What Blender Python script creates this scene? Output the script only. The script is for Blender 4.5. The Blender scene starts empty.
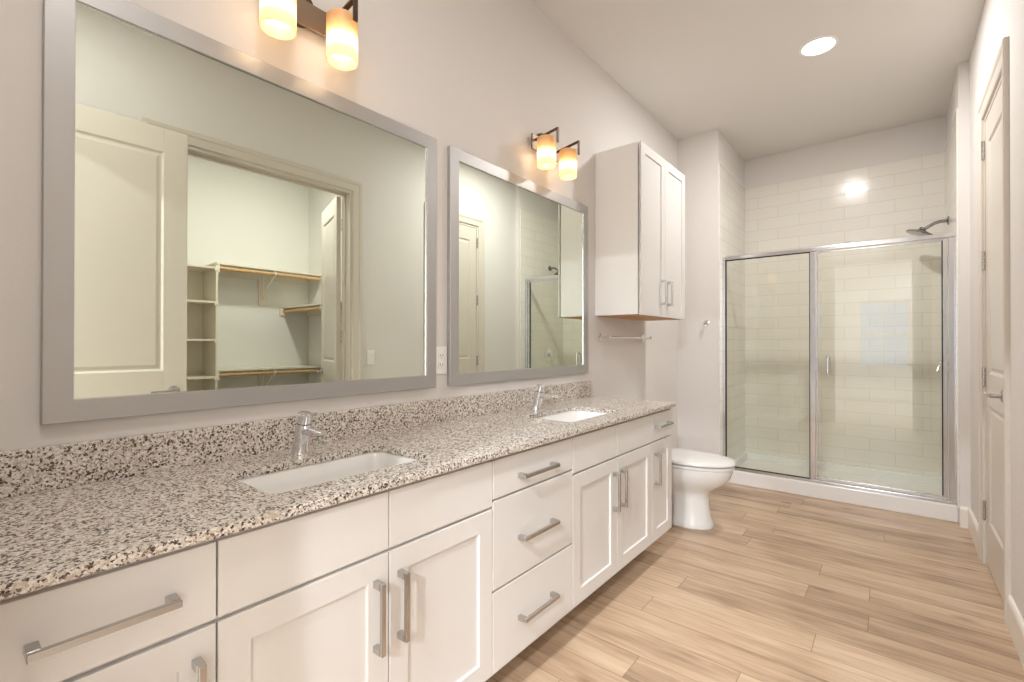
import bpy, bmesh, math, random
from mathutils import Vector, Matrix
random.seed(7)
C = bpy.context.scene.collection
sc = bpy.context.scene

# ------------------------------------------------------------------ camera
F_PX, YAW, PITCH, ROLL = 470.525, 39.071, 0.274, 0.064
def make_camera():
    a, p, r = (math.radians(t) for t in (YAW, PITCH, ROLL))
    R = Vector((math.cos(a), math.sin(a), 0))
    F = Vector((-math.sin(a) * math.cos(p), math.cos(a) * math.cos(p), math.sin(p)))
    U = R.cross(F)
    R, U = R * math.cos(r) + U * math.sin(r), -R * math.sin(r) + U * math.cos(r)
    cd = bpy.data.cameras.new('camera')
    cd.sensor_width = 36.0
    cd.lens = F_PX / 1024 * 36
    cd.clip_start = 0.02
    o = bpy.data.objects.new('camera', cd)
    m = Matrix.Identity(4)
    for i in range(3):
        m[i][0], m[i][1], m[i][2] = R[i], U[i], -F[i]
    m[0][3], m[1][3], m[2][3] = 1.521, 0.0, 1.199
    o.matrix_world = m
    C.objects.link(o)
    sc.camera = o
make_camera()

# ------------------------------------------------------------------ sky, exposure
CAN_W = 8.0        # strength of each ceiling can diffuser
BULB_W = 0.42        # watts of each vanity bulb
w = bpy.data.worlds.new('sky')
sc.world = w
w.use_nodes = True
w.node_tree.nodes['Background'].inputs[0].default_value = (0.62, 0.78, 1.0, 1)
w.node_tree.nodes['Background'].inputs[1].default_value = 3.0
sc.view_settings.view_transform = 'Standard'
sc.view_settings.look = 'None'
sc.view_settings.gamma = 1.0
sc.view_settings.use_curve_mapping = False
sc.view_settings.exposure = 0.15

# ------------------------------------------------------------------ materials
def lin(c):
    return tuple(((v / 255) / 12.92 if v / 255 <= .04045 else ((v / 255 + .055) / 1.055) ** 2.4) for v in c) + (1,)

def mat(name, rgb, rough=.5, metal=0, spec=.5, **kw):
    m = bpy.data.materials.new(name)
    m.use_nodes = True
    b = m.node_tree.nodes['Principled BSDF']
    b.inputs['Base Color'].default_value = lin(rgb)
    b.inputs['Roughness'].default_value = rough
    b.inputs['Metallic'].default_value = metal
    b.inputs['Specular IOR Level'].default_value = spec
    for k, v in kw.items():
        b.inputs[k.replace('_', ' ')].default_value = v
    return m

class NT:
    def __init__(s, m): s.t = m.node_tree; s.b = s.t.nodes.get('Principled BSDF')
    def n(s, typ, **kw):
        x = s.t.nodes.new(typ)
        for k, v in kw.items(): setattr(x, k, v)
        return x
    def l(s, a, b): s.t.links.new(a, b)
    def math(s, op, a, b=None, c=None):
        x = s.n('ShaderNodeMath', operation=op)
        for i, v in enumerate((a, b, c)):
            if v is None: continue
            if isinstance(v, (int, float)): x.inputs[i].default_value = v
            else: s.l(v, x.inputs[i])
        return x.outputs[0]
    def ramp(s, fac, stops, interp='LINEAR'):
        x = s.n('ShaderNodeValToRGB')
        x.color_ramp.interpolation = interp
        e = x.color_ramp.elements
        while len(e) < len(stops): e.new(.5)
        for i, (p, c) in enumerate(stops):
            e[i].position = p; e[i].color = lin(c)
        s.l(fac, x.inputs[0])
        return x.outputs[0]
    def pos(s):
        g = s.n('ShaderNodeNewGeometry')
        return g.outputs['Position']
    def bump(s, h, strength, dist):
        x = s.n('ShaderNodeBump')
        x.inputs['Strength'].default_value = strength
        x.inputs['Distance'].default_value = dist
        s.l(h, x.inputs['Height'])
        s.l(x.outputs[0], s.b.inputs['Normal'])

def wall_paint(name, rgb, bump=.12, rough=.75):
    m = mat(name, rgb, rough, spec=.3)
    t = NT(m)
    n = t.n('ShaderNodeTexNoise'); n.inputs['Scale'].default_value = 90; n.inputs['Detail'].default_value = 3
    t.l(t.pos(), n.inputs['Vector'])
    t.bump(n.outputs[0], bump, .004)
    return m

M_WALL = wall_paint('warm_grey_wall_paint', (229, 224, 220))
M_CEIL = wall_paint('ceiling_paint', (234, 230, 225), .08)
M_CLOSET = wall_paint('closet_wall_paint', (236, 234, 227))
M_TRIM = mat('cream_trim_paint', (217, 208, 197), .32)
M_BASEB = mat('baseboard_paint', (238, 231, 222), .35)
M_CAB = mat('white_cabinet_paint', (226, 223, 220), .38)
M_CABLIT = mat('light_lifted_cabinet_paint', (248, 246, 244), .33)  # wall cabinet body: light on its near side painted in as lighter white
M_GAP = mat('cabinet_shadow_gap', (120, 112, 104), .8)
M_CHROME = mat('chrome', (238, 238, 241), .12, 1)
M_FIXCHROME = mat('grey_chrome_fixture', (150, 148, 146), .18, 1)  # darker grey chrome for the shower head and its arm
M_FRAMECHROME = mat('polished_aluminium', (215, 217, 222), .16, 1)
M_NICKEL = mat('brushed_nickel', (194, 192, 190), .22, 1)
M_BRONZE = mat('satin_nickel_lamp_metal', (158, 138, 120), .5, .8)
M_BRONZED = mat('dark_bronzed_lamp_metal', (96, 80, 68), .5, .8)
M_SILVER = mat('silver_mirror_frame', (186, 184, 183), .42, .6)
M_BLACK = mat('black_gasket', (30, 28, 27), .5)
M_PORC = mat('white_porcelain', (238, 236, 233), .08, spec=.6)
M_ACRYL = mat('white_acrylic', (240, 238, 235), .22)
M_PLASTIC = mat('white_plastic_plate', (247, 245, 241), .3)
M_DARK = mat('dark_slot', (40, 36, 34), .6)
M_CREAMSHELF = mat('cream_closet_shelf_paint', (234, 225, 208), .45)
M_CARPET = mat('beige_carpet', (190, 180, 168), .95)
M_MIRROR = mat('mirror_glass', (236, 243, 233), .0, 1)

def wood(name, stops, axis, scale=1.0, rough=.5):
    m = mat(name, (200, 160, 110), rough)
    t = NT(m)
    mp = t.n('ShaderNodeMapping')
    s = [28 * scale] * 3; s[axis] = 2.2 * scale
    mp.inputs['Scale'].default_value = s
    t.l(t.pos(), mp.inputs[0])
    n = t.n('ShaderNodeTexNoise'); n.inputs['Scale'].default_value = 1; n.inputs['Detail'].default_value = 5
    t.l(mp.outputs[0], n.inputs['Vector'])
    t.l(t.ramp(n.outputs[0], stops), t.b.inputs['Base Color'])
    return m
M_ROD = wood('pine_rod_wood', [(.3, (196, 156, 104)), (.7, (222, 184, 134))], 1)
M_OAK = wood('raw_oak_cabinet_underside', [(.3, (176, 122, 62)), (.7, (206, 154, 92))], 1)

def granite():
    m = mat('speckled_granite', (200, 190, 180), .24, spec=.6)
    t = NT(m)
    p = t.pos()
    nz = t.n('ShaderNodeTexNoise'); nz.inputs['Scale'].default_value = 220; nz.inputs['Detail'].default_value = 2
    t.l(p, nz.inputs['Vector'])
    mx = t.n('ShaderNodeMixRGB'); mx.blend_type = 'LINEAR_LIGHT'; mx.inputs[0].default_value = .0045
    t.l(p, mx.inputs[1]); t.l(nz.outputs['Color'], mx.inputs[2])
    v = t.n('ShaderNodeTexVoronoi'); v.inputs['Scale'].default_value = 235
    t.l(mx.outputs[0], v.inputs['Vector'])
    sep = t.n('ShaderNodeSeparateColor'); t.l(v.outputs['Color'], sep.inputs[0])
    base = t.ramp(sep.outputs[0], [(0, (74, 65, 59)), (.14, (122, 108, 97)), (.25, (202, 190, 177)), (.38, (227, 218, 208)),
                                   (.62, (245, 240, 235)), (.88, (212, 201, 190))], 'CONSTANT')
    v2 = t.n('ShaderNodeTexVoronoi'); v2.inputs['Scale'].default_value = 430
    t.l(mx.outputs[0], v2.inputs['Vector'])
    sep2 = t.n('ShaderNodeSeparateColor'); t.l(v2.outputs['Color'], sep2.inputs[0])
    fine = t.ramp(sep2.outputs[1], [(0, (96, 86, 80)), (.12, (200, 190, 180)), (.5, (232, 226, 220))], 'CONSTANT')
    mm = t.n('ShaderNodeMixRGB'); mm.blend_type = 'MULTIPLY'; mm.inputs[0].default_value = .28
    t.l(base, mm.inputs[1]); t.l(fine, mm.inputs[2])
    t.l(mm.outputs[0], t.b.inputs['Base Color'])
    return m
M_GRANITE = granite()

def plank_floor():
    """light oak planks 0.148 m wide, running across the room (along x)"""
    m = mat('light_oak_plank_floor', (200, 165, 130), .36, spec=.4)
    t = NT(m)
    p = t.pos()
    s = t.n('ShaderNodeSeparateXYZ'); t.l(p, s.inputs[0])
    PW, PL = .148, 1.22
    yy = t.math('DIVIDE', t.math('ADD', s.outputs[1], .062), PW)
    row = t.math('FLOOR', yy); fy = t.math('FRACT', yy)
    wn = t.n('ShaderNodeTexWhiteNoise', noise_dimensions='1D'); t.l(row, wn.inputs['W'])
    xx = t.math('ADD', t.math('DIVIDE', s.outputs[0], PL), wn.outputs['Value'])
    col = t.math('FLOOR', xx); fx = t.math('FRACT', xx)
    cb = t.n('ShaderNodeCombineXYZ'); t.l(row, cb.inputs[0]); t.l(col, cb.inputs[1])
    wc = t.n('ShaderNodeTexWhiteNoise', noise_dimensions='3D'); t.l(cb.outputs[0], wc.inputs['Vector'])
    # grain: noise stretched along x, shifted per plank
    sh = t.n('ShaderNodeVectorMath', operation='MULTIPLY_ADD')
    t.l(wc.outputs['Color'], sh.inputs[0]); sh.inputs[1].default_value = (30, 30, 30); t.l(p, sh.inputs[2])
    mp = t.n('ShaderNodeMapping'); mp.inputs['Scale'].default_value = (2.0, 27, 1); t.l(sh.outputs[0], mp.inputs[0])
    n1 = t.n('ShaderNodeTexNoise'); n1.inputs['Scale'].default_value = 1.6; n1.inputs['Detail'].default_value = 7
    n1.inputs['Roughness'].default_value = .62; n1.inputs['Distortion'].default_value = .6
    t.l(mp.outputs[0], n1.inputs['Vector'])
    mp2 = t.n('ShaderNodeMapping'); mp2.inputs['Scale'].default_value = (1.3, 6, 1); t.l(sh.outputs[0], mp2.inputs[0])
    n2 = t.n('ShaderNodeTexNoise'); n2.inputs['Scale'].default_value = 1.3; n2.inputs['Detail'].default_value = 3
    t.l(mp2.outputs[0], n2.inputs['Vector'])
    g = t.math('ADD', t.math('MULTIPLY', n1.outputs[0], .5), t.math('MULTIPLY', n2.outputs[0], .5))
    g = t.math('ADD', g, t.math('MULTIPLY', t.math('SUBTRACT', wc.outputs['Value'], .5), .15))
    c = t.ramp(g, [(.26, (126, 102, 82)), (.39, (168, 141, 116)), (.50, (190, 162, 135)), (.61, (203, 178, 151)), (.80, (212, 191, 166))])
    # knots
    mk = t.n('ShaderNodeMapping'); mk.inputs['Scale'].default_value = (2.2, 5.5, 1); t.l(sh.outputs[0], mk.inputs[0])
    vk = t.n('ShaderNodeTexVoronoi'); vk.inputs['Scale'].default_value = 1.0; t.l(mk.outputs[0], vk.inputs['Vector'])
    kf = t.n('ShaderNodeMapRange'); kf.inputs[1].default_value = .02; kf.inputs[2].default_value = .14
    kf.inputs[3].default_value = .75; kf.inputs[4].default_value = 0
    t.l(vk.outputs['Distance'], kf.inputs[0])
    mk2 = t.n('ShaderNodeMixRGB'); t.l(kf.outputs[0], mk2.inputs[0]); t.l(c, mk2.inputs[1]); mk2.inputs[2].default_value = lin((134, 100, 76))
    # seams
    ey = t.math('MINIMUM', fy, t.math('SUBTRACT', 1, fy)); ey = t.math('MULTIPLY', ey, PW)
    ex = t.math('MINIMUM', fx, t.math('SUBTRACT', 1, fx)); ex = t.math('MULTIPLY', ex, PL)
    e = t.math('MINIMUM', ex, ey)
    sm = t.n('ShaderNodeMapRange'); sm.inputs[1].default_value = .0006; sm.inputs[2].default_value = .0022
    sm.inputs[3].default_value = .62; sm.inputs[4].default_value = 0
    t.l(e, sm.inputs[0])
    ms = t.n('ShaderNodeMixRGB'); t.l(sm.outputs[0], ms.inputs[0]); t.l(mk2.outputs[0], ms.inputs[1]); ms.inputs[2].default_value = lin((96, 74, 58))
    t.l(ms.outputs[0], t.b.inputs['Base Color'])
    t.bump(n1.outputs[0], .08, .002)
    return m
M_FLOOR = plank_floor()

def tile(name, ax):
    """glossy cream wall tile in running bond; ax = world axis that runs along the wall"""
    m = mat(name, (228, 220, 206), .17, spec=.3)
    t = NT(m)
    s = t.n('ShaderNodeSeparateXYZ'); t.l(t.pos(), s.inputs[0])
    cb = t.n('ShaderNodeCombineXYZ')
    t.l(t.math('ADD', s.outputs[ax], .055 if ax == 0 else .02), cb.inputs[0])
    t.l(t.math('ADD', s.outputs[2], 10 * .1083 - 2.755 + 20 * .1083), cb.inputs[1])
    b = t.n('ShaderNodeTexBrick')
    b.offset = .5
    b.inputs['Scale'].default_value = 1
    b.inputs['Brick Width'].default_value = .352
    b.inputs['Row Height'].default_value = .1083
    b.inputs['Mortar Size'].default_value = .0016
    b.inputs['Mortar Smooth'].default_value = .3
    b.inputs['Color1'].default_value = lin((240, 236, 228)); b.inputs['Color2'].default_value = lin((237, 232, 223))
    b.inputs['Mortar'].default_value = lin((212, 205, 195))
    t.l(cb.outputs[0], b.inputs['Vector'])
    t.l(b.outputs['Color'], t.b.inputs['Base Color'])
    inv = t.math('SUBTRACT', 1, b.outputs['Fac'])
    nw = t.n('ShaderNodeTexNoise'); nw.inputs['Scale'].default_value = 7; nw.inputs['Detail'].default_value = 1
    t.l(t.pos(), nw.inputs['Vector'])
    hh = t.math('ADD', t.math('MULTIPLY', inv, .5), t.math('MULTIPLY', nw.outputs[0], 2.4))
    t.bump(hh, .5, .0015)
    return m
M_TILEX = tile('cream_shower_tile_back', 0)
M_TILEY = tile('cream_shower_tile_side', 1)

def glass(name, tint=(235, 240, 232)):
    m = bpy.data.materials.new(name); m.use_nodes = True
    nt = m.node_tree; nt.nodes.clear()
    out = nt.nodes.new('ShaderNodeOutputMaterial')
    mx = nt.nodes.new('ShaderNodeMixShader')
    lw = nt.nodes.new('ShaderNodeLayerWeight'); lw.inputs[0].default_value = .5
    pw = nt.nodes.new('ShaderNodeMath'); pw.operation = 'POWER'; pw.inputs[1].default_value = 5
    nt.links.new(lw.outputs['Facing'], pw.inputs[0])
    fr = nt.nodes.new('ShaderNodeMath'); fr.operation = 'MULTIPLY_ADD'; fr.inputs[1].default_value = .9; fr.inputs[2].default_value = .045
    nt.links.new(pw.outputs[0], fr.inputs[0])
    tr = nt.nodes.new('ShaderNodeBsdfTransparent'); tr.inputs[0].default_value = lin(tint)
    gl = nt.nodes.new('ShaderNodeBsdfGlossy'); gl.inputs['Roughness'].default_value = 0.0
    nt.links.new(fr.outputs[0], mx.inputs[0]); nt.links.new(tr.outputs[0], mx.inputs[1]); nt.links.new(gl.outputs[0], mx.inputs[2])
    nt.links.new(mx.outputs[0], out.inputs[0])
    return m
M_GLASS = glass('clear_shower_glass', (254, 255, 252))
M_WINGLASS = glass('window_glass', (250, 252, 255))

def emit(name, rgb, s):
    m = bpy.data.materials.new(name); m.use_nodes = True
    nt = m.node_tree; nt.nodes.clear()
    out = nt.nodes.new('ShaderNodeOutputMaterial'); e = nt.nodes.new('ShaderNodeEmission')
    e.inputs[0].default_value = lin(rgb); e.inputs[1].default_value = s
    nt.links.new(e.outputs[0], out.inputs[0])
    return m
M_CAN = emit('lit_can_diffuser', (255, 250, 242), CAN_W)
M_BULB = emit('lit_bulb', (255, 240, 220), 2.6)

def shade_mat():
    """etched amber glass with a clear-white band: lets the bulb's light through"""
    m = bpy.data.materials.new('frosted_amber_lamp_glass'); m.use_nodes = True
    nt = m.node_tree; nt.nodes.clear()
    out = nt.nodes.new('ShaderNodeOutputMaterial')
    t = NT(m)
    tr = t.n('ShaderNodeBsdfTranslucent'); df = t.n('ShaderNodeBsdfDiffuse'); mx = t.n('ShaderNodeMixShader')
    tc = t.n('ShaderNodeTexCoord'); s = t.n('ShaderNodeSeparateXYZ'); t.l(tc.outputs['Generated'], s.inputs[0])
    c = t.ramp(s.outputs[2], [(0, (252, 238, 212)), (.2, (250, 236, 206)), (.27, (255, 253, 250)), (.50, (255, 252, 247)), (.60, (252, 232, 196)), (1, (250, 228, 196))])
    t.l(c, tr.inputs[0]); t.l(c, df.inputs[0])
    mx.inputs[0].default_value = .68
    t.l(df.outputs[0], mx.inputs[1]); t.l(tr.outputs[0], mx.inputs[2])
    gl = t.n('ShaderNodeBsdfGlossy'); gl.inputs['Roughness'].default_value = .2
    m2 = t.n('ShaderNodeMixShader'); m2.inputs[0].default_value = .006
    t.l(mx.outputs[0], m2.inputs[1]); t.l(gl.outputs[0], m2.inputs[2])
    t.l(m2.outputs[0], out.inputs[0])
    return m
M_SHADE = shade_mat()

# ------------------------------------------------------------------ mesh helpers
class MB:
    """collects shapes in world coordinates; build() links them as ONE mesh object"""
    def __init__(s): s.bm = bmesh.new()
    def box(s, x0, x1, y0, y1, z0, z1, M=None):
        v = [s.bm.verts.new((x, y, z)) for x in (x0, x1) for y in (y0, y1) for z in (z0, z1)]
        for f in ((0, 1, 3, 2), (4, 6, 7, 5), (0, 4, 5, 1), (2, 3, 7, 6), (0, 2, 6, 4), (1, 5, 7, 3)):
            s.bm.faces.new([v[i] for i in f])
        if M is not None:
            for q in v: q.co = M @ q.co
        return s
    def rings(s, rings, cap0=True, cap1=True, closed=False):
        vs = [[s.bm.verts.new(p) for p in r] for r in rings]
        n = len(vs[0])
        pairs = list(zip(vs, vs[1:])) + ([(vs[-1], vs[0])] if closed else [])
        for a, b in pairs:
            for i in range(n):
                j = (i + 1) % n
                s.bm.faces.new((a[i], a[j], b[j], b[i]))
        if not closed:
            if cap0: s.bm.faces.new(list(reversed(vs[0])))
            if cap1: s.bm.faces.new(vs[-1])
        return s
    def tube(s, pts, r, n=14, caps=True):
        """round tube through points; r number or list"""
        pts = [Vector(p) for p in pts]
        rs = r if isinstance(r, (list, tuple)) else [r] * len(pts)
        rings, up = [], None
        for i, p in enumerate(pts):
            d = (pts[min(i + 1, len(pts) - 1)] - pts[max(i - 1, 0)]).normalized()
            if up is None:
                up = Vector((0, 0, 1)) if abs(d.z) < .9 else Vector((1, 0, 0))
            sx = d.cross(up).normalized(); up = sx.cross(d).normalized()
            rings.append([p + (sx * math.cos(t) + up * math.sin(t)) * rs[i] for t in (2 * math.pi * k / n for k in range(n))])
        return s.rings(rings, caps, caps)
    def lathe(s, prof, c, n=32, cap0=True, cap1=True, axis=2, M=None):
        """profile of (radius, height) about an axis through c"""
        rings = []
        for r, h in prof:
            ring = []
            for k in range(n):
                t = 2 * math.pi * k / n
                q = [0, 0, 0]
                q[axis] = h; q[(axis + 1) % 3] = r * math.cos(t); q[(axis + 2) % 3] = r * math.sin(t)
                q = Vector(q)
                if M is not None: q = M @ q
                ring.append(q + Vector(c))
            rings.append(ring)
        return s.rings(rings, cap0, cap1)
    def build(s, name, m, parent=None, bevel=0, smooth=False, origin=None, seg=2):
        bm = s.bm
        bmesh.ops.recalc_face_normals(bm, faces=bm.faces)
        o_ = Vector((0, 0, 0))
        if parent is not None: o_ = world_loc(parent)
        elif origin is not None: o_ = Vector(origin)
        for v in bm.verts: v.co -= o_
        me = bpy.data.meshes.new(name)
        bm.to_mesh(me); bm.free()
        me.materials.append(m)
        o = bpy.data.objects.new(name, me)
        C.objects.link(o)
        if parent is not None: o.parent = parent
        elif origin is not None: o.location = origin
        if smooth:
            for p in me.polygons: p.use_smooth = True
            try: me.set_sharp_from_angle(angle=math.radians(38))
            except Exception: pass
        if bevel:
            b = o.modifiers.new('bevel', 'BEVEL'); b.width = bevel; b.segments = seg
            b.limit_method = 'ANGLE'; b.angle_limit = math.radians(40); b.harden_normals = False
        return o

def world_loc(o):
    v = Vector(o.location)
    while o.parent is not None:
        o = o.parent; v += Vector(o.location)
    return v

def thing(name, label, cat, loc, group=None):
    o = bpy.data.objects.new(name, None); C.objects.link(o)
    o.location = loc; o.empty_display_size = .05
    o['label'] = label; o['category'] = cat
    if group: o['group'] = group
    return o

def sthing(name, loc, label=None, cat=None):
    o = bpy.data.objects.new(name, None); C.objects.link(o)
    o.location = loc; o.empty_display_size = .05; o['kind'] = 'structure'
    if label: o['label'] = label
    if cat: o['category'] = cat
    return o

def struct(name, mb, m, label=None, cat=None, bevel=0):
    o = mb.build(name, m, None, bevel)
    o['kind'] = 'structure'
    if label: o['label'] = label
    if cat: o['category'] = cat
    return o

def copy_tree(o, delta, parent=None):
    c = o.copy(); C.objects.link(c)
    if parent is not None:
        c.parent = parent
    else:
        c.location = Vector(o.location) + Vector(delta)
    for ch in [x for x in C.objects if x.parent == o]:
        copy_tree(ch, delta, c)
    return c

# ------------------------------------------------------------------ measurements
W = 1.905            # wall opposite the mirrors
H = 3.047            # ceiling
WX, YW, YB = .35, 4.25, 5.175     # shower wing wall
SR = 1.853           # right wall of the shower
DT = 2.42            # top of the door openings

# ------------------------------------------------------------------ setting
struct('floor', MB().box(-.12, W + .12, -.12, 4.46, -.06, 0), M_FLOOR, 'light oak plank floor of the bathroom', 'floor')
struct('floor_closet', MB().box(W + .12, 3.90, .3, 2.87, -.06, 0), M_CARPET, 'closet floor seen only past the open closet door', 'floor')
struct('floor_bedroom', MB().box(-1.0, 4.2, -4.42, -.12, -.06, 0), M_CARPET, 'bedroom floor behind the bathroom doorway', 'floor')
struct('ceiling', MB().box(-.12, W + .12, -.12, 5.30, H, H + .08), M_CEIL, 'flat warm white bathroom ceiling', 'ceiling')
struct('ceiling_closet', MB().box(W + .12, 3.90, .3, 2.87, H, H + .08), M_CEIL, 'closet ceiling', 'ceiling')
struct('ceiling_bedroom', MB().box(-1.0, 4.2, -4.42, -.12, H, H + .08), M_CEIL, 'bedroom ceiling', 'ceiling')
struct('wall_left', MB().box(-.12, 0, -.12, YB + .12, 0, H), M_WALL, 'warm grey textured wall carrying both vanity mirrors', 'wall')
# wing wall beside the shower, then the tiled shower walls
struct('wall_wing', MB().box(0, WX, YW, YB + .12, 0, H), M_WALL, 'short painted wall between toilet and shower', 'wall')
struct('wall_back', MB().box(WX, SR, YB, YB + .12, 0, H), M_WALL, 'painted strip of wall above the shower tiles', 'wall')
RW = MB()
CL0, CL1 = .85, 2.13          # closet opening
DO0, DO1 = 2.98, 3.61         # linen door opening
RW.box(W, W + .12, -.12, CL0, 0, H); RW.box(W, W + .12, CL1, DO0, 0, H); RW.box(W, W + .12, DO1, YW, 0, H)
RW.box(W, W + .12, CL0, CL1, DT, H); RW.box(W, W + .12, DO0, DO1, DT, H)
RW.box(SR, W + .12, YW, YB + .12, 0, H)
struct('wall_right', RW, M_WALL, 'warm grey wall with closet opening and narrow panel door', 'wall')
struct('wall_entry', MB().box(0, .80, -.12, 0, 0, H).box(1.745, W, -.12, 0, 0, H).box(.80, 1.745, -.12, 0, DT, H), M_WALL,
       'wall at the vanity end around the entry doorway', 'wall')
TT = .008
struct('wall_tile_back', MB().box(WX + TT, SR - TT, YB - TT, YB, .1125, 2.755), M_TILEX, 'cream running bond tiles on the shower back wall', 'wall')
struct('wall_tile_left', MB().box(WX, WX + TT, 4.268, YB, .1125, 2.755), M_TILEY, 'cream tiles on the left shower wall', 'wall')
struct('wall_tile_right', MB().box(SR - TT, SR, 4.268, YB, .1125, 2.755), M_TILEY, 'cream tiles on the right shower wall', 'wall')
# closet shell
struct('wall_closet_back', MB().box(3.78, 3.90, .3, 2.87, 0, H), M_CLOSET, 'pale closet back wall behind the rods', 'wall')
struct('wall_closet_side', MB().box(W + .12, 3.78, 2.75, 2.87, 0, H), M_CLOSET, 'pale closet end wall past the side rod', 'wall')
struct('wall_closet_near', MB().box(W + .12, 3.78, .3, .42, 0, H), M_CLOSET, 'closet end wall beside the shelf tower', 'wall')
# cupboard space behind the linen door
struct('wall_linen', MB().box(W + .12, W + .6, DO0 - .1, DO0 - .05, 0, H).box(W + .12, W + .6, DO1 + .05, DO1 + .1, 0, H).box(W + .6, W + .65, DO0 - .1, DO1 + .1, 0, H),
       M_CLOSET, 'linen closet shell behind the narrow door', 'wall')
# bedroom shell with a window
WX0, WX1, WZ0, WZ1 = .90, 1.80, .66, 2.14
struct('wall_bedroom_far', MB().box(-1, WX0, -4.42, -4.3, 0, H).box(WX1, 4.2, -4.42, -4.3, 0, H).box(WX0, WX1, -4.42, -4.3, 0, WZ0).box(WX0, WX1, -4.42, -4.3, WZ1, H),
       M_WALL, 'far bedroom wall with the window', 'wall')
struct('wall_bedroom_side', MB().box(-1.12, -1, -4.42, -.12, 0, H), M_WALL, 'bedroom side wall', 'wall')
struct('wall_bedroom_window_side', MB().box(4.2, 4.32, -4.42, -.12, 0, H), M_WALL, 'bedroom side wall beyond the closet', 'wall')
struct('wall_bedroom_near', MB().box(-1, -.12, -.24, -.12, 0, H).box(W + .12, 4.2, -.24, -.12, 0, H), M_WALL, 'bedroom wall beside the bathroom doorway', 'wall')
wn = sthing('window_1', (1.35, -4.36, WZ0), 'bedroom window reflected in the shower glass', 'window')
fr = MB()
for a in ((WX0, WX0 + .05, WZ0, WZ1), (WX1 - .05, WX1, WZ0, WZ1), (WX0 + .05, WX1 - .05, WZ0, WZ0 + .05), (WX0 + .05, WX1 - .05, WZ1 - .05, WZ1),
          (WX0 + .05, WX1 - .05, 1.38, 1.42)):
    fr.box(a[0], a[1], -4.40, -4.34, a[2], a[3])
fr.box(1.34, 1.36, -4.385, -4.355, WZ0 + .05, 1.38).box(1.34, 1.36, -4.385, -4.355, 1.42, WZ1 - .05)
fr.build('window_frame', M_TRIM, wn, .003)
MB().box(WX0 + .05, WX1 - .05, -4.372, -4.368, WZ0 + .05, WZ1 - .05).build('window_pane', M_WINGLASS, wn)

# baseboards
def baseboard(name, x0, x1, y0, y1, label, side):
    """side: which face carries the chamfer (+x, -x, -y)"""
    mb = MB()
    h = .135
    if side in ('+x', '-x'):
        f, b = (x1, x0) if side == '+x' else (x0, x1)
        s = -1 if side == '+x' else 1
        prof = [(b, 0), (f, 0), (f, h - .016), (f + s * .004, h - .006), (f + s * .009, h), (b, h)]
        rings = [[(px, y, pz) for px, pz in prof] for y in (y0, y1)]
    else:
        prof = [(y1, 0), (y0, 0), (y0, h - .016), (y0 + .004, h - .006), (y0 + .009, h), (y1, h)]
        rings = [[(x, py, pz) for py, pz in prof] for x in (x0, x1)]
    mb.rings(rings)
    o = struct(name, mb, M_BASEB, label, 'baseboard')
    return o
BT = .015
baseboard('baseboard_right', W - BT, W, 2.223, 2.888, 'cream baseboard between closet and narrow door', '-x')
baseboard('baseboard_corner', W - BT, W, 3.702, YW, 'short cream baseboard past the narrow door', '-x')
baseboard('baseboard_nib', SR + .001, W - BT, YW - BT, YW, 'tiny cream baseboard beside the shower curb', '-y')
baseboard('baseboard_left', 0, BT, 2.67, YW, 'cream baseboard behind the toilet', '+x')
baseboard('baseboard_wing', BT, WX, YW - BT, YW, 'cream baseboard on the short wall by the shower', '-y')

# ------------------------------------------------------------------ doors
def leaf_mesh(w, h, t=.035):
    """two-panel moulded door leaf: x 0..w, y 0..t, z 0..h"""
    mb = MB()
    st = .115 if w > .7 else .095
    top, lock0, lock1, bot = h - .135, 1.03, .86, .24
    mb.box(0, st, 0, t, 0, h).box(w - st, w, 0, t, 0, h)
    mb.box(st, w - st, 0, t, top, h).box(st, w - st, 0, t, lock1, lock0).box(st, w - st, 0, t, 0, bot)
    for z0, z1 in ((bot, lock1), (lock0, top)):
        mb.box(st, w - st, .008, t - .008, z0, z1)
        for y0, y1 in ((.008, .0035), (t - .008, t - .0035)):
            a, b = .020, .034
            r0 = [(st + a, y0, z0 + a), (w - st - a, y0, z0 + a), (w - st - a, y0, z1 - a), (st + a, y0, z1 - a)]
            r1 = [(st + b, y1, z0 + b), (w - st - b, y1, z0 + b), (w - st - b, y1, z1 - b), (st + b, y1, z1 - b)]
            mb.rings([r0, r1], False, True)
            c, d = .0, .010     # sloped moulding around the panel
            ye = 0.0005 if y0 < t / 2 else t - .0005
            q0 = [(st - c, ye, z0 - c), (w - st + c, ye, z0 - c), (w - st + c, ye, z1 + c), (st - c, ye, z1 + c)]
            q1 = [(st + d, y0, z0 + d), (w - st - d, y0, z0 + d), (w - st - d, y0, z1 - d), (st + d, y0, z1 - d)]
            mb.rings([q0, q1], False, False)
    return mb

def lever_parts(parent, M, t, w, flip=1, z=.965):
    """nickel lever sets on both faces of a leaf; M maps leaf space to parent space"""
    for side in (-1, 1):
        y = -.0 if side < 0 else t
        x = w - .065
        mb = MB()
        mb.lathe([(.001, 0), (.030, 0), (.030, .006), (.024, .010), (.012, .012), (.012, .045), (.001, .045)], (0, 0, 0), 24, axis=1)
        for v in mb.bm.verts: v.co = Vector((x + v.co.x, y + side * v.co.y, z + v.co.z))
        mb.tube([(x + .006, y + side * .045, z), (x - .02, y + side * .048, z), (x - .07, y + side * .049, z), (x - .115, y + side * .044, z)], [.009, .009, .008, .007])
        for v in mb.bm.verts: v.co = M @ v.co
        o = mb.build('door_handle', M_NICKEL, None, 0, True)
        o.parent = parent
        o['label'] = 'satin nickel lever handle'

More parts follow.
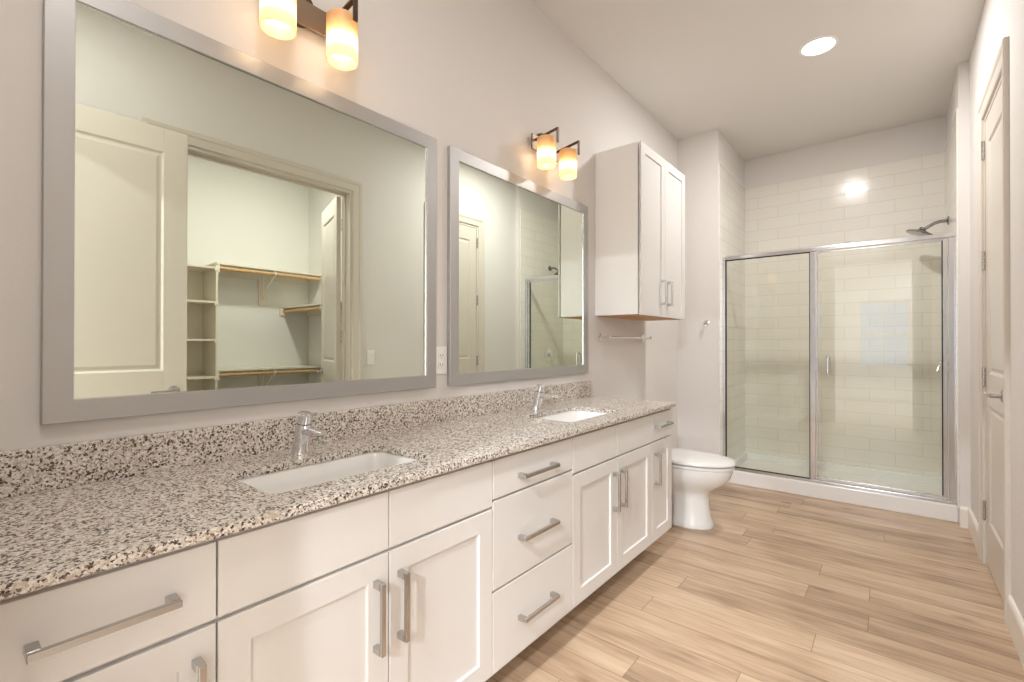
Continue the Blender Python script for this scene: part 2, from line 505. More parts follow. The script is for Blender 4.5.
def hinge_parts(parent, pts, n='hinge'):
    for (x, y, z) in pts:
        mb = MB()
        for k in range(3):
            mb.tube([(x, y, z + .002 + k * .034), (x, y, z + .031 + k * .034)], .0075, 10)
        mb.tube([(x, y, z - .006), (x, y, z)], [.003, .006], 10)
        o = mb.build(n, M_NICKEL, parent, 0, True)

def casing(name, parent, y0, y1, xf, sx):
    """mitred-look casing round an opening in the right wall; xf wall face, sx outward direction"""
    prof = [(.006, 0), (.006, .010), (.012, .0125), (.058, .013), (.066, .018), (.088, .019), (.092, .015), (.092, 0)]
    mb = MB()
    st = [(y0, 0, -1, 0), (y0, DT, -1, 1), (y1, DT, 1, 1), (y1, 0, 1, 0)]
    mb.rings([[(xf + sx * tk, yy + dy * o, zz + dz * o) for o, tk in prof] for yy, zz, dy, dz in st])
    return mb.build(name, M_TRIM, parent)

def jamb(parent, y0, y1, x0=W, x1=W + .12, stop=None):
    mb = MB()
    mb.box(x0, x1, y0, y0 + .015, 0, DT).box(x0, x1, y1 - .015, y1, 0, DT).box(x0, x1, y0 + .015, y1 - .015, DT - .015, DT)
    if stop:
        s0, s1 = stop
        mb.box(s0, s1, y0 + .015, y0 + .027, 0, DT - .015).box(s0, s1, y1 - .027, y1 - .015, 0, DT - .015).box(s0, s1, y0 + .027, y1 - .027, DT - .027, DT - .015)
    return mb.build('door_frame', M_TRIM, parent)

# entry door: leaf swung open against the right wall, only seen in the first mirror
d = sthing('door_1', (1.72, .03, 0), 'open cream entry door leaf seen at the left of the first mirror', 'door')
LW = .905
M1 = Matrix.Rotation(math.radians(91.0), 4, 'Z')
lf = leaf_mesh(LW, 2.40)
for v in lf.bm.verts: v.co = M1 @ (v.co - Vector((0, .035, 0))) + Vector((0, 0, .012))
o = lf.build('door_leaf', M_TRIM, None, .0015); o.parent = d
lever_parts(d, Matrix.Translation((0, 0, 0)) @ M1 @ Matrix.Translation((0, -.035, 0)), .035, LW, z=.925)
hinge_parts(d, [(1.728, .022, z) for z in (.2, 1.15, 2.15)])
# the doorway's jamb
jb = MB().box(.80, .815, -.12, 0, 0, DT).box(1.73, 1.745, -.12, 0, 0, DT).box(.815, 1.73, -.12, 0, DT - .015, DT)
jb.build('door_frame', M_TRIM, d)
cs = MB()
cs.box(.708, .794, 0, .014, 0, DT + .09).box(1.752, 1.838, 0, .014, 0, DT + .09).box(.794, 1.752, 0, .014, DT + .006, DT + .09)
cs.build('door_casing', M_TRIM, d, .002)

# narrow linen door in the right wall, closed
d = sthing('door_2', (W, 3.295, 0), 'closed narrow cream panel door on the right wall', 'door')
jamb(d, DO0, DO1, stop=(W + .040, W + .052))
casing('door_casing', d, DO0, DO1, W, -1)
lw2 = DO1 - DO0 - .036
M2 = Matrix.Translation((W + .003, DO1 - .018, .012)) @ Matrix.Rotation(math.radians(-90), 4, 'Z')   # leaf x -> -y, leaf y -> +x
lf = leaf_mesh(lw2, DT - .03)
off = Vector((W, 3.295, 0))
for v in lf.bm.verts: v.co = M2 @ v.co
o = lf.build('door_leaf', M_TRIM, d, .0015)
lever_parts(d, Matrix.Translation(-off) @ M2, .035, lw2, z=.95)
hinge_parts(d, [(W - .006, DO1 - .012, z) for z in (.25, .97, 1.60, 2.20)])

# closet opening: casing, jamb and the leaf swung into the closet
d = sthing('door_3', (W, 1.49, 0), 'cased closet opening with its leaf swung inwards, seen in the first mirror', 'door')
jamb(d, CL0, CL1, stop=(W + .06, W + .075))
casing('door_casing', d, CL0, CL1, W, -1)
lw3 = .605
M3 = Matrix.Translation((W + .125, CL1 - .02, .012)) @ Matrix.Rotation(math.radians(18), 4, 'Z') @ Matrix.Translation((0, -.035, 0))
lf = leaf_mesh(lw3, DT - .03)
for v in lf.bm.verts: v.co = M3 @ v.co
o = lf.build('door_leaf', M_TRIM, d, .0015)
lever_parts(d, Matrix.Translation(-Vector((W, 1.49, 0))) @ M3, .035, lw3, z=.93)
hinge_parts(d, [(W + .118, CL1 - .012, z) for z in (.25, 1.20, 2.12)])

# ------------------------------------------------------------------ vanity cabinets
FX, FT = .540, .012          # front face and its thickness
ZB, ZT = .145, .842          # underside and top of the cabinet bodies
U = [.012, .337, .722, 1.113, 1.588, 1.970, 2.368, 2.650]
G = .0018

def pull_v(parent, y, z0, z1, x=FX):
    mb = MB()
    mb.box(x + .026, x + .036, y - .006, y + .006, z0, z1)
    for z in (z0, z1 - .016):
        mb.box(x, x + .027, y - .0075, y + .0075, z, z + .016)
    mb.build('handle', M_NICKEL, parent, .0012)
def pull_h(parent, y0, y1, z, x=FX):
    mb = MB()
    mb.box(x + .026, x + .036, y0, y1, z - .006, z + .006)
    for y in (y0, y1 - .016):
        mb.box(x, x + .027, y, y + .016, z - .0075, z + .0075)
    mb.build('handle', M_NICKEL, parent, .0012)
def slab(parent, name, y0, y1, z0, z1, x=FX, m=None):
    return MB().box(x - FT, x, y0 + G, y1 - G, z0, z1).build(name, m or M_CAB, parent, .0012)
def shaker(parent, y0, y1, z0, z1, x=FX, m=None, r=.058):
    y0 += G; y1 -= G
    mb = MB()
    def loop(i, xx): return [(xx, y0 + i, z0 + i), (xx, y1 - i, z0 + i), (xx, y1 - i, z1 - i), (xx, y0 + i, z1 - i)]
    mb.rings([loop(0, x - FT), loop(0, x - .0012), loop(.0012, x), loop(r, x), loop(r + .002, x - .008)])
    return mb.build('door', m or M_CAB, parent)
def body(parent, y0, y1):
    mb = MB()
    mb.box(0.001, FX - FT - .001, y0 + .0006, y1 - .0006, ZB, ZT)
    mb.box(.02, FX - .145, y0 + .0006, y1 - .0006, 0, ZB)
    return mb.build('body', M_CAB, parent, .0008)
def sink_body(parent, y0, y1):
    """open-topped box so the basin can hang inside"""
    mb = MB()
    a, b = y0 + .0006, y1 - .0006
    xf = FX - FT - .001
    mb.box(.001, xf, a, a + .018, ZB, ZT).box(.001, xf, b - .018, b, ZB, ZT)
    mb.box(.001, .02, a + .018, b - .018, ZB, ZT).box(xf - .02, xf, a + .018, b - .018, ZB, ZT)
    mb.box(.02, xf - .02, a + .018, b - .018, ZB, ZB + .018)
    mb.box(.02, FX - .145, a, b, 0, ZB)
    return mb.build('body', M_CAB, parent, .0008)
Z1, Z2, ZD = .828, .686, .156        # top of fronts, bottom of false fronts, bottom of doors
# 1: narrow drawer over door, left end
v = thing('vanity_cabinet', 'narrow white vanity cabinet at the near left end, one long pull on its drawer', 'cabinet', (FX - .3, .17, 0), 'vanity base cabinets')
body(v, U[0], U[1])
dr = slab(v, 'drawer', U[0], U[1], Z2, Z1); pull_h(dr, .085, .272, .753)
do = shaker(v, U[0], U[1], ZD, Z2 - .009); pull_v(do, .303, .455, .630)
# 2: sink base
def sink_unit(y0, ym, y1, label):
    v = thing('vanity_cabinet', label, 'cabinet', (FX - .3, (y0 + y1) / 2, 0), 'vanity base cabinets')
    sink_body(v, y0, y1)
    for a, b, py in ((y0, ym, ym - .040), (ym, y1, ym + .032)):
        f = slab(v, 'false_front', a, b, Z2, Z1)
        q = shaker(v, a, b, ZD, Z2 - .009)
        pull_v(q, py, .450, .622)
sink_unit(U[1], U[2], U[3], 'white vanity sink base with two shaker doors under the nearer sink')
# 3: three drawers
v = thing('vanity_cabinet', 'white stack of three flat drawers between the two sink bases', 'cabinet', (FX - .3, 1.35, 0), 'vanity base cabinets')
body(v, U[3], U[4])
for z0, z1, hz in ((.706, Z1, .756), (.418, .698, .548), (ZD, .410, .279)):
    dr = slab(v, 'drawer', U[3], U[4], z0, z1); pull_h(dr, 1.240, 1.445, hz)
# 4: sink base
sink_unit(U[4], U[5], U[6], 'white vanity sink base with two shaker doors under the farther sink')
# 5
v = thing('vanity_cabinet', 'narrow white vanity cabinet at the far end beside the toilet', 'cabinet', (FX - .3, 2.5, 0), 'vanity base cabinets')
body(v, U[6], U[7])
dr = slab(v, 'drawer', U[6], U[7], Z2, Z1); pull_h(dr, 2.395, 2.585, .760)
do = shaker(v, U[6], U[7], ZD, Z2 - .009); pull_v(do, 2.405, .455, .622)

# ------------------------------------------------------------------ countertop with two sink cut-outs
def rrect(x0, x1, y0, y1, r, z, n=6):
    pts = []
    for cx, cy, a0 in ((x1 - r, y1 - r, 0), (x0 + r, y1 - r, 90), (x0 + r, y0 + r, 180), (x1 - r, y0 + r, 270)):
        for k in range(n + 1):
            a = math.radians(a0 + 90 * k / n)
            pts.append((cx + r * math.cos(a), cy + r * math.sin(a), z))
    return pts
SX0, SX1 = .192, .452
SINKS = [(.475, .935), (1.715, 2.175)]
CY0, CY1, CX1 = .012, 2.664, .561
def counter():
    bm = bmesh.new()
    z0, z1 = .842, .862
    loops = [[(0.001, CY0), (CX1, CY0), (CX1, CY1), (0.001, CY1)]]
    for a, b in SINKS:
        loops.append([(p[0], p[1]) for p in rrect(SX0, SX1, a, b, .035, 0)])
    edges = []
    for L in loops:
        vs = [bm.verts.new((x, y, z1)) for x, y in L]
        for i in range(len(vs)): edges.append(bm.edges.new((vs[i], vs[(i + 1) % len(vs)])))
    bmesh.ops.triangle_fill(bm, use_beauty=True, use_dissolve=False, edges=edges)
    r = bmesh.ops.extrude_face_region(bm, geom=bm.faces[:])
    for g in r['geom']:
        if isinstance(g, bmesh.types.BMVert): g.co.z = z0
    m = MB(); m.bm.free(); m.bm = bm
    return m
ct = counter().build('countertop', M_GRANITE, None, .0015)
ct['label'] = 'speckled grey and cream granite vanity countertop with two sink cut-outs'; ct['category'] = 'countertop'
MB().box(.001, .021, CY0, 2.655, .862, .961).build('backsplash', M_GRANITE, ct, .0015)

def sink(y0, y1, label):
    cx, cy = (SX0 + SX1) / 2, (y0 + y1) / 2
    t = thing('sink', label, 'sink', (cx, cy, .70), 'undermount sinks')
    def ring(ins, z, r): return rrect(SX0 + ins, SX1 - ins, y0 + ins, y1 - ins, r, z)
    mb = MB()
    inner = [ring(-.004, .8412, .04), ring(.002, .835, .04), ring(.010, .80, .045), ring(.022, .735, .055), ring(.045, .712, .06), ring(.09, .706, .035)]
    outer = [ring(-.016, .8412, .045), ring(-.016, .833, .045), ring(-.006, .80, .05), ring(.010, .725, .06), ring(.04, .702, .06), ring(.09, .696, .035)]
    vi = [[mb.bm.verts.new(p) for p in r] for r in inner]; vo = [[mb.bm.verts.new(p) for p in r] for r in outer]
    n = len(vi[0])
    for S in (vi, vo):
        for a, b in zip(S, S[1:]):
            for i in range(n): mb.bm.faces.new((a[i], a[(i + 1) % n], b[(i + 1) % n], b[i]))
        mb.bm.faces.new(S[-1])
    for i in range(n): mb.bm.faces.new((vi[0][i], vi[0][(i + 1) % n], vo[0][(i + 1) % n], vo[0][i]))
    mb.build('basin', M_PORC, t, 0, True)
    dd = MB(); dd.lathe([(.001, .7068), (.028, .7068), (.028, .709), (.022, .7102), (.018, .7085), (.001, .7085)], (cx - .02, cy, 0), 24)
    dd.build('drain', M_CHROME, t, 0, True)['label'] = 'round chrome drain'
sink(*SINKS[0], 'white rectangular undermount sink nearest the camera')
sink(*SINKS[1], 'white rectangular undermount sink at the far end of the counter')

def faucet(y, label):
    x = .106; z = .862
    t = thing('faucet', label, 'faucet', (x, y, z), 'chrome basin faucets')
    lean = .030
    def ax(k): return (x + lean * k, y, z + .118 * k)
    def tr(pts, rr):
        mb = MB(); rings = []
        for k, r in zip(pts, rr):
            cx_, _, cz_ = ax(k)
            rings.append([(cx_ + r * math.cos(a), y + r * math.sin(a), cz_ + (-.25 * r * math.cos(a) if k > .2 else -.0 * k)) for a in (2 * math.pi * i / 28 for i in range(28))])
        mb.rings(rings); return mb
    mb = tr([0, .01, .02, .3, .6, .80], [.0255, .0258, .0250, .0236, .0226, .0222])
    mb.build('body', M_CHROME, t, 0, True)
    cap = tr([.812, .825, .95, 1.04, 1.055], [.0210, .0226, .0224, .0220, .0195])
    cap.build('cap', M_CHROME, t, 0, True)
    # spout
    sp = MB()
    s0 = Vector(ax(.58)); rings = []
    for k, (dx, dz, hw, hh) in enumerate([(.0, .000, .015, .0135), (.045, .003, .0145, .0125), (.085, .006, .014, .0105), (.112, .007, .0135, .0085), (.120, .007, .011, .005)]):
        c = s0 + Vector((dx, 0, dz))
        rings.append([(c.x + .15 * hh * math.sin(a), c.y + hw * math.cos(a), c.z + hh * math.sin(a)) for a in (2 * math.pi * i / 20 for i in range(20))])
    sp.rings(rings); sp.build('spout', M_CHROME, t, 0, True)
    a_ = MB(); a_.lathe([(.001, 0), (.0085, 0), (.0085, .009), (.001, .009)], (s0.x + .100, y, s0.z - .011), 18); a_.build('aerator', M_NICKEL, t, 0, True)
    lv = MB(); top = Vector(ax(1.0))
    lv.tube([top + Vector((-.002, 0, .002)), top + Vector((.03, 0, .006)), top + Vector((.068, 0, .012))], [.0048, .0042, .0036], 12)
    lv.build('lever', M_CHROME, t, 0, True)
faucet(.712, 'leaning chrome single lever faucet behind the nearer sink')
faucet(1.935, 'leaning chrome single lever faucet behind the farther sink')

# ------------------------------------------------------------------ mirrors
def mirror(y0, y1, z0, z1, label):
    t = thing('wall_mirror', label, 'mirror', (0, (y0 + y1) / 2, z0), 'silver framed vanity mirrors')
    fw = .053
    prof = [(.001, 0), (.0195, 0), (.021, .0015), (.021, fw - .001), (.020, fw), (.001, fw)]   # (x out of wall, inset)
    mb = MB()
    rings = []
    for c, (sy, sz) in (((y0, z0), (1, 1)), ((y1, z0), (-1, 1)), ((y1, z1), (-1, -1)), ((y0, z1), (1, -1))):
        rings.append([(px, c[0] + sy * ins, c[1] + sz * ins) for px, ins in prof])
    mb.rings(rings, closed=True)
    mb.build('frame', M_SILVER, t, 0)
    MB().box(.002, .014, y0 + fw - .004, y1 - fw + .004, z0 + fw - .004, z1 - fw + .004).build('glass', M_MIRROR, t)
    # bright polished inner lip
    lip = MB(); rings = []
    pr = [(.0142, fw - .001), (.0180, fw + .0001), (.0180, fw + .0014), (.0142, fw + .0014)]
    for c, (sy, sz) in (((y0, z0), (1, 1)), ((y1, z0), (-1, 1)), ((y1, z1), (-1, -1)), ((y0, z1), (1, -1))):
        rings.append([(px, c[0] + sy * ins, c[1] + sz * ins) for px, ins in pr])
    lip.rings(rings, closed=True); lip.build('inner_lip', M_FRAMECHROME, t)
mirror(.157, 1.342, 1.012, 2.063, 'large silver framed mirror nearest the camera, reflecting the closet')
mirror(1.421, 2.612, 1.012, 2.063, 'silver framed mirror over the farther sink, reflecting the shower')

# ------------------------------------------------------------------ vanity lights
def vanity_light(yc, label):
    t = thing('vanity_light', label, 'wall lamp', (0, yc, 2.28), 'two-shade vanity lights')
    MB().lathe([(.001, .001), (.062, .001), (.062, .014), (.056, .022), (.001, .022)], (0, yc, 2.300), 32, axis=0).build('canopy', M_BRONZED, t, 0, True)
    MB().box(.022, .032, yc - .125, yc + .125, 2.236, 2.318).build('back_plate', M_BRONZE, t, .0015)
    for s in (-1, 1):
        y = yc + s * .104
        mb = MB()
        pts = [(.030, 2.286), (.172, 2.318), (.172, 2.240)]
        # strap: out from the plate, then down in front of the shade
        w2 = .0075
        P = [(.028, 2.280), (.178, 2.312), (.178, 2.238), (.172, 2.238), (.172, 2.3045), (.028, 2.287 - .013)]
        P = [(.030, 2.292), (.178, 2.316), (.178, 2.238), (.1715, 2.238), (.1715, 2.308), (.030, 2.285)]
        yy = y + .006
        mb.rings([[(px, yy - w2, pz) for px, pz in P], [(px, yy + w2, pz) for px, pz in P]])
        mb.lathe([(.001, -.05), (.014, -.05), (.017, 0), (.017, .016), (.006, .020), (.006, .034), (.001, .034)], (.108, y, 2.268), 16)
        mb.build('arm', M_BRONZED, t)
        sh = MB()
        r, rt = .0495, .0465
        zt, zb = 2.276, 2.126
        prof = [(.012, zt), (r - .006, zt), (r, zt - .006), (r, zb), (rt, zb), (rt, zt - .008), (rt - .004, zt - .004), (.012, zt - .004)]
        rings = [[(.108 + pr * math.cos(a), y + pr * math.sin(a), pz) for a in (2 * math.pi * i / 40 for i in range(40))] for pr, pz in prof]
        sh.rings(rings, closed=True)
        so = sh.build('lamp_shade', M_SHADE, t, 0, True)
        so['label'] = 'frosted amber and white glass cylinder'
        bb = MB(); bb.lathe([(.001, 2.182), (.010, 2.184), (.018, 2.192), (.020, 2.202), (.014, 2.212), (.009, 2.218), (.001, 2.220)], (.108, y, 0), 20)
        bo = bb.build('bulb', M_BULB, t, 0, True)
        ld = bpy.data.lights.new('bulb_light', 'POINT'); ld.energy = BULB_W; ld.color = (1, .74, .46); ld.shadow_soft_size = .012
        lo = bpy.data.objects.new('bulb_light', ld); C.objects.link(lo); lo.parent = t
        lo.location = (.108, y - yc, 2.168 - 2.28)
vanity_light(.745, 'two-shade vanity light above the nearer mirror, cut by the picture top')
vanity_light(2.130, 'two-shade vanity light above the farther mirror')

# ------------------------------------------------------------------ wall cabinet over the toilet
t = thing('wall_cabinet', 'tall white two-door wall cabinet hung above the toilet', 'cabinet', (.15, 3.13, 1.372))
y0, y1, z0, z1 = 2.737, 3.522, 1.376, 2.446
MB().box(.001, .296, y0, y1, z0 + .004, z1).build('body', M_CABLIT, t, .001)  # lighter than the doors to stand in for light on the side
MB().box(.012, .290, y0 + .018, y1 - .018, z0 - .001, z0 + .004).build('bottom_panel', M_OAK, t)['label'] = 'unpainted oak underside'
ym = 3.128
for a, b, py in ((y0, ym, 3.066), (ym, y1, 3.176)):
    q = shaker(t, a, b, z0, z1, .318, M_CAB, .060)
    pull_v(q, py, 1.455, 1.622, .318)

# ------------------------------------------------------------------ towel bar, robe hook, plates
t = thing('towel_bar', 'slim chrome towel bar on the wall below the wall cabinet', 'towel bar', (0, 3.13, 1.24))
MB().tube([(.068, 2.775, 1.24), (.068, 3.495, 1.24)], .0065, 14).build('bar', M_CHROME, t, 0, True)
for y in (2.795, 3.475):
    mb = MB(); mb.lathe([(.001, .001), (.024, .001), (.024, .008), (.010, .011), (.008, .04), (.010, .058), (.0125, .068), (.010, .078), (.001, .080)], (0, y, 1.24), 24, axis=0)
    mb.build('bracket', M_CHROME, t, 0, True)
t = thing('robe_hook', 'small round chrome robe hook on the short wall by the shower', 'hook', (.257, YW, 1.38))
MB().lathe([(.001, -.001), (.022, -.001), (.022, -.008), (.009, -.011), (.008, -.035), (.017, -.040), (.017, -.048), (.001, -.050)], (.257, YW, 1.382), 24, axis=1).build('knob', M_CHROME, t, 0, True)
MB().tube([(.257, YW - .030, 1.376), (.257, YW - .034, 1.355), (.257, YW - .046, 1.342), (.257, YW - .060, 1.350)], [.006, .006, .0055, .005], 12).build('prong', M_CHROME, t, 0, True)

t = thing('power_outlet', 'white duplex outlet between the two mirrors above the backsplash', 'outlet', (0, 1.3815, 1.125))
MB().box(.0005, .006, 1.3455, 1.4175, 1.066, 1.184).build('plate', M_PLASTIC, t, .002)
for z in (1.105, 1.145):
    r = MB(); r.box(.006, .009, 1.3655, 1.3975, z - .014, z + .014); r.build('receptacle', M_PLASTIC, t, .003)
    s = MB().box(.009, .0094, 1.3735, 1.3755, z - .003, z + .007).box(.009, .0094, 1.3875, 1.3895, z - .003, z + .007).box(.009, .0094, 1.380, 1.383, z - .010, z - .006)
    s.build('slot', M_DARK, t)
t = thing('light_switch', 'white rocker switch beside the closet casing, seen in the first mirror', 'switch', (W, 2.31, 1.08))
MB().box(W - .006, W - .0005, 2.274, 2.346, 1.02, 1.138).build('plate', M_PLASTIC, t, .002)
MB().box(W - .010, W - .006, 2.293, 2.327, 1.045, 1.113).build('rocker', M_PLASTIC, t, .002)

# ------------------------------------------------------------------ toilet
def egg(xb, xf, hw, z, yc, n=44, sq=2.35):
    L = xf - xb; xm = xb + L * .40
    pts = []
    for i in range(n):
        a = 2 * math.pi * i / n
        c, s = math.cos(a), math.sin(a)
        if c >= 0: x = xm + (xf - xm) * abs(c) ** (2 / 2.1); y = hw * math.copysign(abs(s) ** (2 / 2.1), s)
        else: x = xm - (xm - xb) * abs(c) ** (2 / sq / 1.3); y = hw * math.copysign(abs(s) ** (2 / sq), s)
        pts.append((x, yc + y, z))
    return pts
TY = 3.215
t = thing('toilet', 'white elongated toilet with closed lid past the vanity end', 'toilet', (.4, TY, 0))
mb = MB()
secs = [(.33, .604, .122, 0), (.33, .606, .123, .010), (.335, .600, .118, .030), (.34, .590, .108, .055), (.345, .580, .100, .11),
        (.34, .574, .096, .17), (.32, .576, .098, .210), (.29, .594, .112, .236), (.26, .632, .138, .262), (.24, .678, .162, .295), (.228, .706, .179, .330), (.22, .718, .187, .365), (.22, .720, .188, .388), (.225, .716, .184, .393)]
mb.rings([egg(a, b, c, z, TY) for a, b, c, z in secs])
mb.build('bowl', M_PORC, t, 0, True)
mb = MB()       # trapway skirt behind the pedestal
mb.rings([rrect(.06, .36, TY - hw, TY + hw, .04, z) for hw, z in ((.105, 0), (.107, .02), (.088, .04), (.070, .10), (.070, .20), (.088, .26), (.12, .32), (.155, .37), (.165, .392))])
mb.build('pedestal', M_PORC, t, 0, True)
mb = MB(); mb.rings([egg(a, b, c, z, TY) for a, b, c, z in ((.228, .722, .184, .3945), (.222, .730, .190, .398), (.222, .730, .190, .410), (.226, .726, .186, .4125))])
mb.build('seat', M_PORC, t, 0, True)
mb = MB(); mb.rings([egg(a, b, c, z, TY) for a, b, c, z in ((.222, .728, .185, .4200), (.216, .737, .193, .4245), (.216, .737, .193, .434), (.222, .730, .186, .4435), (.25, .700, .16, .450), (.32, .62, .10, .4535), (.42, .50, .03, .4545))])
mb.build('lid', M_PORC, t, 0, True)
MB().box(.026, .212, TY - .215, TY + .215, .394, .700).build('tank', M_PORC, t, .018, seg=4)
MB().box(.020, .220, TY - .222, TY + .222, .7005, .735).build('tank_lid', M_PORC, t, .010, seg=3)
MB().tube([(.212, TY - .17, .655), (.226, TY - .17, .655)], .012, 14).tube([(.226, TY - .175, .655), (.228, TY - .10, .650)], [.007, .005], 12).build('flush_lever', M_CHROME, t, 0, True)

# ------------------------------------------------------------------ shower
SY = 4.325
t = thing('shower_tray', 'white acrylic shower base with a low front curb', 'shower base', ((WX + SR) / 2, SY + .3, 0))
mb = MB()
mb.box(WX, SR, SY, SY + .10, 0, .112)
mb.box(WX, SR, YB - .03, YB, 0, .112).box(WX, WX + .03, SY + .10, YB - .03, 0, .112).box(SR - .03, SR, SY + .10, YB - .03, 0, .112)
mb.box(WX + .03, SR - .03, SY + .10, YB - .03, 0, .045)
mb.build('pan', M_ACRYL, t, .006, seg=3)
MB().lathe([(.001, .045), (.045, .045), (.045, .048), (.001, .049)], ((WX + SR) / 2, 4.83, 0), 28).build('drain', M_CHROME, t, 0, True)['label'] = 'round chrome floor drain'

t = thing('shower_enclosure', 'chrome framed glass shower enclosure with hinged glass door on its right', 'shower enclosure', ((WX + SR) / 2, SY + .04, .112))
E0, E1 = SY + .022, SY + .058     # depth of the frame profiles
HZ = 1.952
MB().box(WX + TT, SR - TT, E0 - .004, E1 + .004, HZ - .030, HZ).build('header', M_FRAMECHROME, t, .003)
MB().box(WX + TT, SR - TT, E0 - .004, E1 + .004, .112, .134).build('sill', M_FRAMECHROME, t, .003)
MB().box(WX + TT, WX + .032, E0, E1, .134, HZ - .030).build('left_jamb', M_FRAMECHROME, t, .002)
MB().box(SR - .044, SR - TT, E0, E1, .134, HZ - .030).build('right_jamb', M_FRAMECHROME, t, .002)
MB().box(1.008, 1.046, E0, E1, .134, HZ - .030).build('post', M_FRAMECHROME, t, .003)
MB().box(WX + .038, 1.002, SY + .038, SY + .044, .140, HZ - .036).build('fixed_glass', M_GLASS, t)
def gasket(x0, x1, z0, z1, w, name='gasket'):
    mb = MB(); a, b = SY + .034, SY + .048
    mb.box(x0, x0 + w, a, b, z0, z1).box(x1 - w, x1, a, b, z0, z1).box(x0 + w, x1 - w, a, b, z0, z0 + w).box(x0 + w, x1 - w, a, b, z1 - w, z1)
    mb.build(name, M_BLACK, t)['label'] = 'thin black gasket around the fixed glass'
gasket(WX + .032, 1.008, .134, HZ - .030, .006)
dr = MB()
DX0, DX1, DZ0, DZ1 = 1.052, SR - .050, .150, HZ - .036
g = MB().box(DX0 + .006, DX1 - .018, SY + .037, SY + .043, DZ0 + .010, DZ1 - .006).build('glass_door', M_GLASS, t)
MB().box(DX0, DX0 + .010, SY + .030, SY + .050, DZ0, DZ1).box(DX0 + .010, DX1 - .022, SY + .030, SY + .050, DZ0, DZ0 + .012).box(DX0 + .010, DX1 - .022, SY + .030, SY + .050, DZ1 - .012, DZ1).build('door_frame', M_FRAMECHROME, g, .0015)
MB().box(DX1 - .022, DX1, SY + .024, SY + .056, DZ0, DZ1).build('hinge_rail', M_FRAMECHROME, g, .002)
MB().box(DX1 - .028, DX1 - .022, SY + .033, SY + .047, DZ0, DZ1).build('seal', M_BLACK, g)['label'] = 'thin dark seal'
hd = MB()
for sy in (-1, 1):
    yb, yo = SY + .040 + sy * .003, SY + .040 + sy * .045
    hd.tube([(1.127, yb, .962), (1.127, yo - sy * .008, .962), (1.127, yo, .970), (1.127, yo, 1.088), (1.127, yo - sy * .008, 1.096), (1.127, yb, 1.096)], .0115, 14)
hd.build('handle', M_CHROME, g, 0, True)
MB().box(1.040, 1.062, SY + .014, SY + .022, .98, 1.085).build('strike', M_FRAMECHROME, t, .002)

t = thing('showerhead', 'chrome shower head on a bent arm high on the right shower wall', 'shower head', (SR - TT, 4.86, 2.125))
SHX = SR - TT
MB().lathe([(.001, 0), (.034, 0), (.034, -.005), (.016, -.012), (.001, -.012)], (SHX, 4.86, 2.135), 24, axis=0).build('flange', M_FIXCHROME, t, 0, True)
MB().tube([(SHX, 4.86, 2.135), (SHX - .050, 4.86, 2.135), (SHX - .082, 4.86, 2.126), (SHX - .120, 4.86, 2.102), (SHX - .140, 4.86, 2.088)], .0125, 16).build('arm', M_FIXCHROME, t, 0, True)
Mh = Matrix.Rotation(math.radians(22), 4, 'Y')
MB().lathe([(.001, .034), (.018, .034), (.022, .018), (.040, .008), (.082, -.004), (.090, -.010), (.088, -.020), (.001, -.024)], (SHX - .160, 4.86, 2.072), 30, M=Mh).build('head', M_FIXCHROME, t, 0, True)
t = thing('shower_valve', 'round chrome shower valve with lever on the right shower wall', 'valve', (SR - TT, 4.83, 1.055))
MB().lathe([(.001, 0), (.078, 0), (.078, -.004), (.070, -.010), (.026, -.014), (.024, -.055), (.001, -.058)], (SHX, 4.83, 1.055), 32, axis=0).build('plate', M_CHROME, t, 0, True)
MB().tube([(SHX - .045, 4.83, 1.055), (SHX - .058, 4.81, 1.025), (SHX - .075, 4.79, .985)], [.009, .008, .006], 12).build('lever', M_CHROME, t, 0, True)

# ------------------------------------------------------------------ recessed ceiling lights: one seen, the rest added out of view for brightness
def can(x, y, label, s=1.0, r=.085, col=(1, .985, .965)):
    t = thing('recessed_light', label, 'ceiling light', (x, y, H), 'recessed ceiling lights')
    MB().lathe([(r + .018, H - .0005), (r + .018, H - .004), (r + .004, H - .007), (r, H - .003), (r, H - .0005)], (x, y, 0), 40, False, False).build('trim_ring', M_PLASTIC, t, 0, True)
    m = M_CAN if s == 1.0 else emit('lit_added_can_diffuser', (255, 250, 242), CAN_W)  # added fill lights get their own diffuser material
    MB().lathe([(.001, H - .0035), (r, H - .0035), (r, H - .001), (.001, H - .001)], (x, y, 0), 40).build('diffuser', m, t, 0)
    ld = bpy.data.lights.new('can_light', 'AREA'); ld.shape = 'DISK'; ld.size = r * 2; ld.energy = CAN_P * s; ld.color = col
    lo = bpy.data.objects.new('can_light', ld); C.objects.link(lo); lo.parent = t
    lo.location = (0, 0, -.012)
CAN_P = 24.0
can(1.16, 3.46, 'round lit recessed light in the ceiling near the shower')
can(1.16, .25, 'added unseen recessed fill light in the ceiling over the near vanity, above the picture', .36)  # added out of view to brighten the near end
can(2.45, 1.90, 'added unseen recessed fill light in the closet ceiling', .95)  # unseen lamp added to brighten the reflected closet
can(1.3, -1.6, 'added unseen recessed fill light in the bedroom ceiling near the bathroom doorway', 6, .085, (.90, .95, 1))  # unseen lamp added to fill the bathroom through the doorway
can(2.4, -2.9, 'added unseen recessed fill light in the bedroom ceiling near the window', 9, .085, (.90, .95, 1))  # second added bedroom lamp, more fill through the doorway

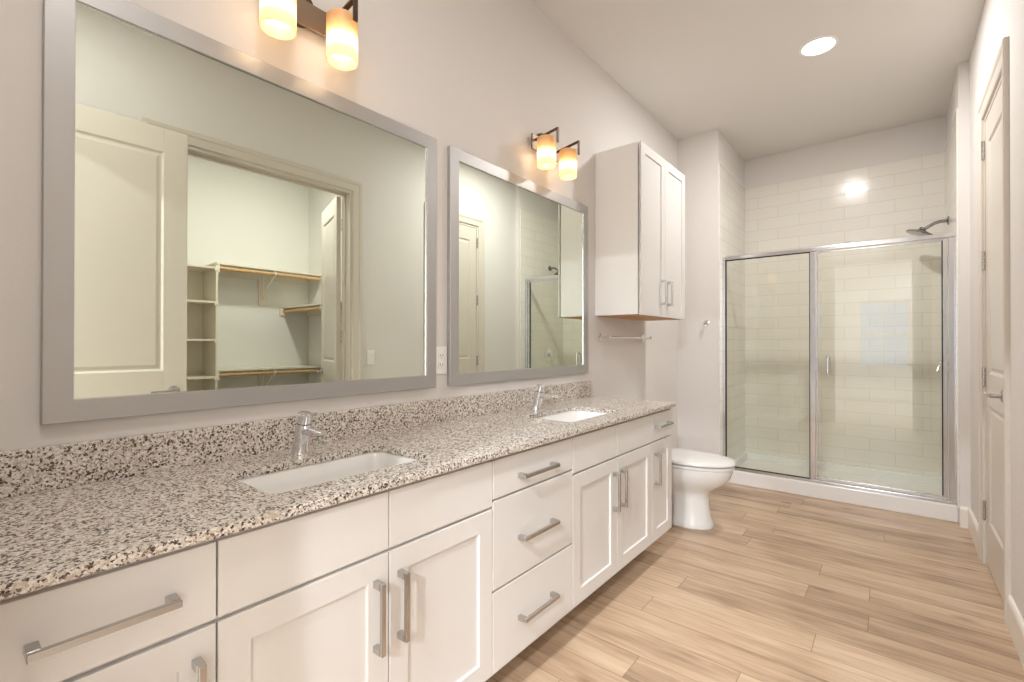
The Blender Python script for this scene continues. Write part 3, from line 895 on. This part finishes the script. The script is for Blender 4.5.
# ------------------------------------------------------------------ closet fittings (seen in the first mirror)
t = thing('shelf_tower', 'cream open shelf tower standing at the left of the reflected closet', 'shelves', (3.6, 1.44, 0))
ty0, ty1 = 1.16, 1.69
mb = MB().box(3.44, 3.778, ty0, ty0 + .018, 0, 1.93).box(3.44, 3.778, ty1 - .018, ty1, 0, 1.93).box(3.77, 3.778, ty0 + .018, ty1 - .018, 0, 1.93)
mb.build('case', M_CREAMSHELF, t, .001)
for z in (.10, .19 + .0, .535, .885, 1.235, 1.59, 1.912):
    if z == .10: continue
    MB().box(3.442, 3.77, ty0 + .018, ty1 - .018, z - .018, z).build('shelf', M_CREAMSHELF, t, .001)
    MB().box(3.432, 3.442, ty1 - .030, ty1 + .002, z - .035, z).build('clip', M_CREAMSHELF, t, .001)

def rod_unit(name, label, zt, along, a0, a1, wall, brs, grp):
    """shelf board with a wooden rod under its front; along 'y' on the back wall or 'x' on the end wall"""
    def bx(m, a, b, d0, d1, z0, z1):
        # a..b along, d0..d1 distance from wall
        if along == 'y': m.box(wall - d1, wall - d0, a, b, z0, z1)
        else: m.box(a, b, wall - d1, wall - d0, z0, z1)
        return m
    def pt(a, d, z): return (wall - d, a, z) if along == 'y' else (a, wall - d, z)
    t = thing(name, label, 'closet shelf', pt((a0 + a1) / 2, .15, zt), grp)
    bx(MB(), a0, a1, .002, .305, zt - .018, zt).build('shelf_board', M_CREAMSHELF, t, .001)
    bx(MB(), a0, a1, .001, .02, zt - .09, zt - .0185).build('cleat', M_CREAMSHELF, t, .001)
    MB().tube([pt(a0 + .012, .285, zt - .052), pt(a1 - .012, .285, zt - .052)], .0165, 16).build('hanging_rod', M_ROD, t, 0, True)['label'] = 'bare pine rod'
    for a in (a0, a1 - .014):
        bx(MB(), a, a + .014, .235, .335, zt - .10, zt - .0185).build('rod_block', M_CREAMSHELF, t, .002)
    for a in brs:
        bx(MB(), a - .045, a + .045, .001, .020, zt - .36, zt - .0905).build('bracket_plate', M_CREAMSHELF, t, .001)
        m = MB()
        m.tube([pt(a, .024, zt - .30), pt(a, .12, zt - .17), pt(a, .26, zt - .085), pt(a, .285, zt - .075)], .0075, 8)
        m.tube([pt(a, .024, zt - .30), pt(a, .024, zt - .03)], .0075, 8)
        m.tube([pt(a, .024, zt - .027), pt(a, .285, zt - .027)], .006, 8)
        m.tube([pt(a, .285, zt - .075), pt(a, .31, zt - .06), pt(a, .312, zt - .03)], .0075, 8)
        m.build('bracket', M_PLASTIC, t, 0, True)
G2 = 'closet shelves with wooden rods'
rod_unit('closet_shelf', 'upper long cream shelf with pine rod on the reflected closet back wall', 1.965, 'y', 1.692, 2.748, 3.78, [2.235], G2)
rod_unit('closet_shelf', 'lower long cream shelf with pine rod on the reflected closet back wall', .945, 'y', 1.692, 2.748, 3.78, [2.235], G2)
rod_unit('closet_shelf', 'short middle-height shelf and rod running along the reflected closet end wall', 1.60, 'x', 2.30, 3.778, 2.75, [2.95], G2)
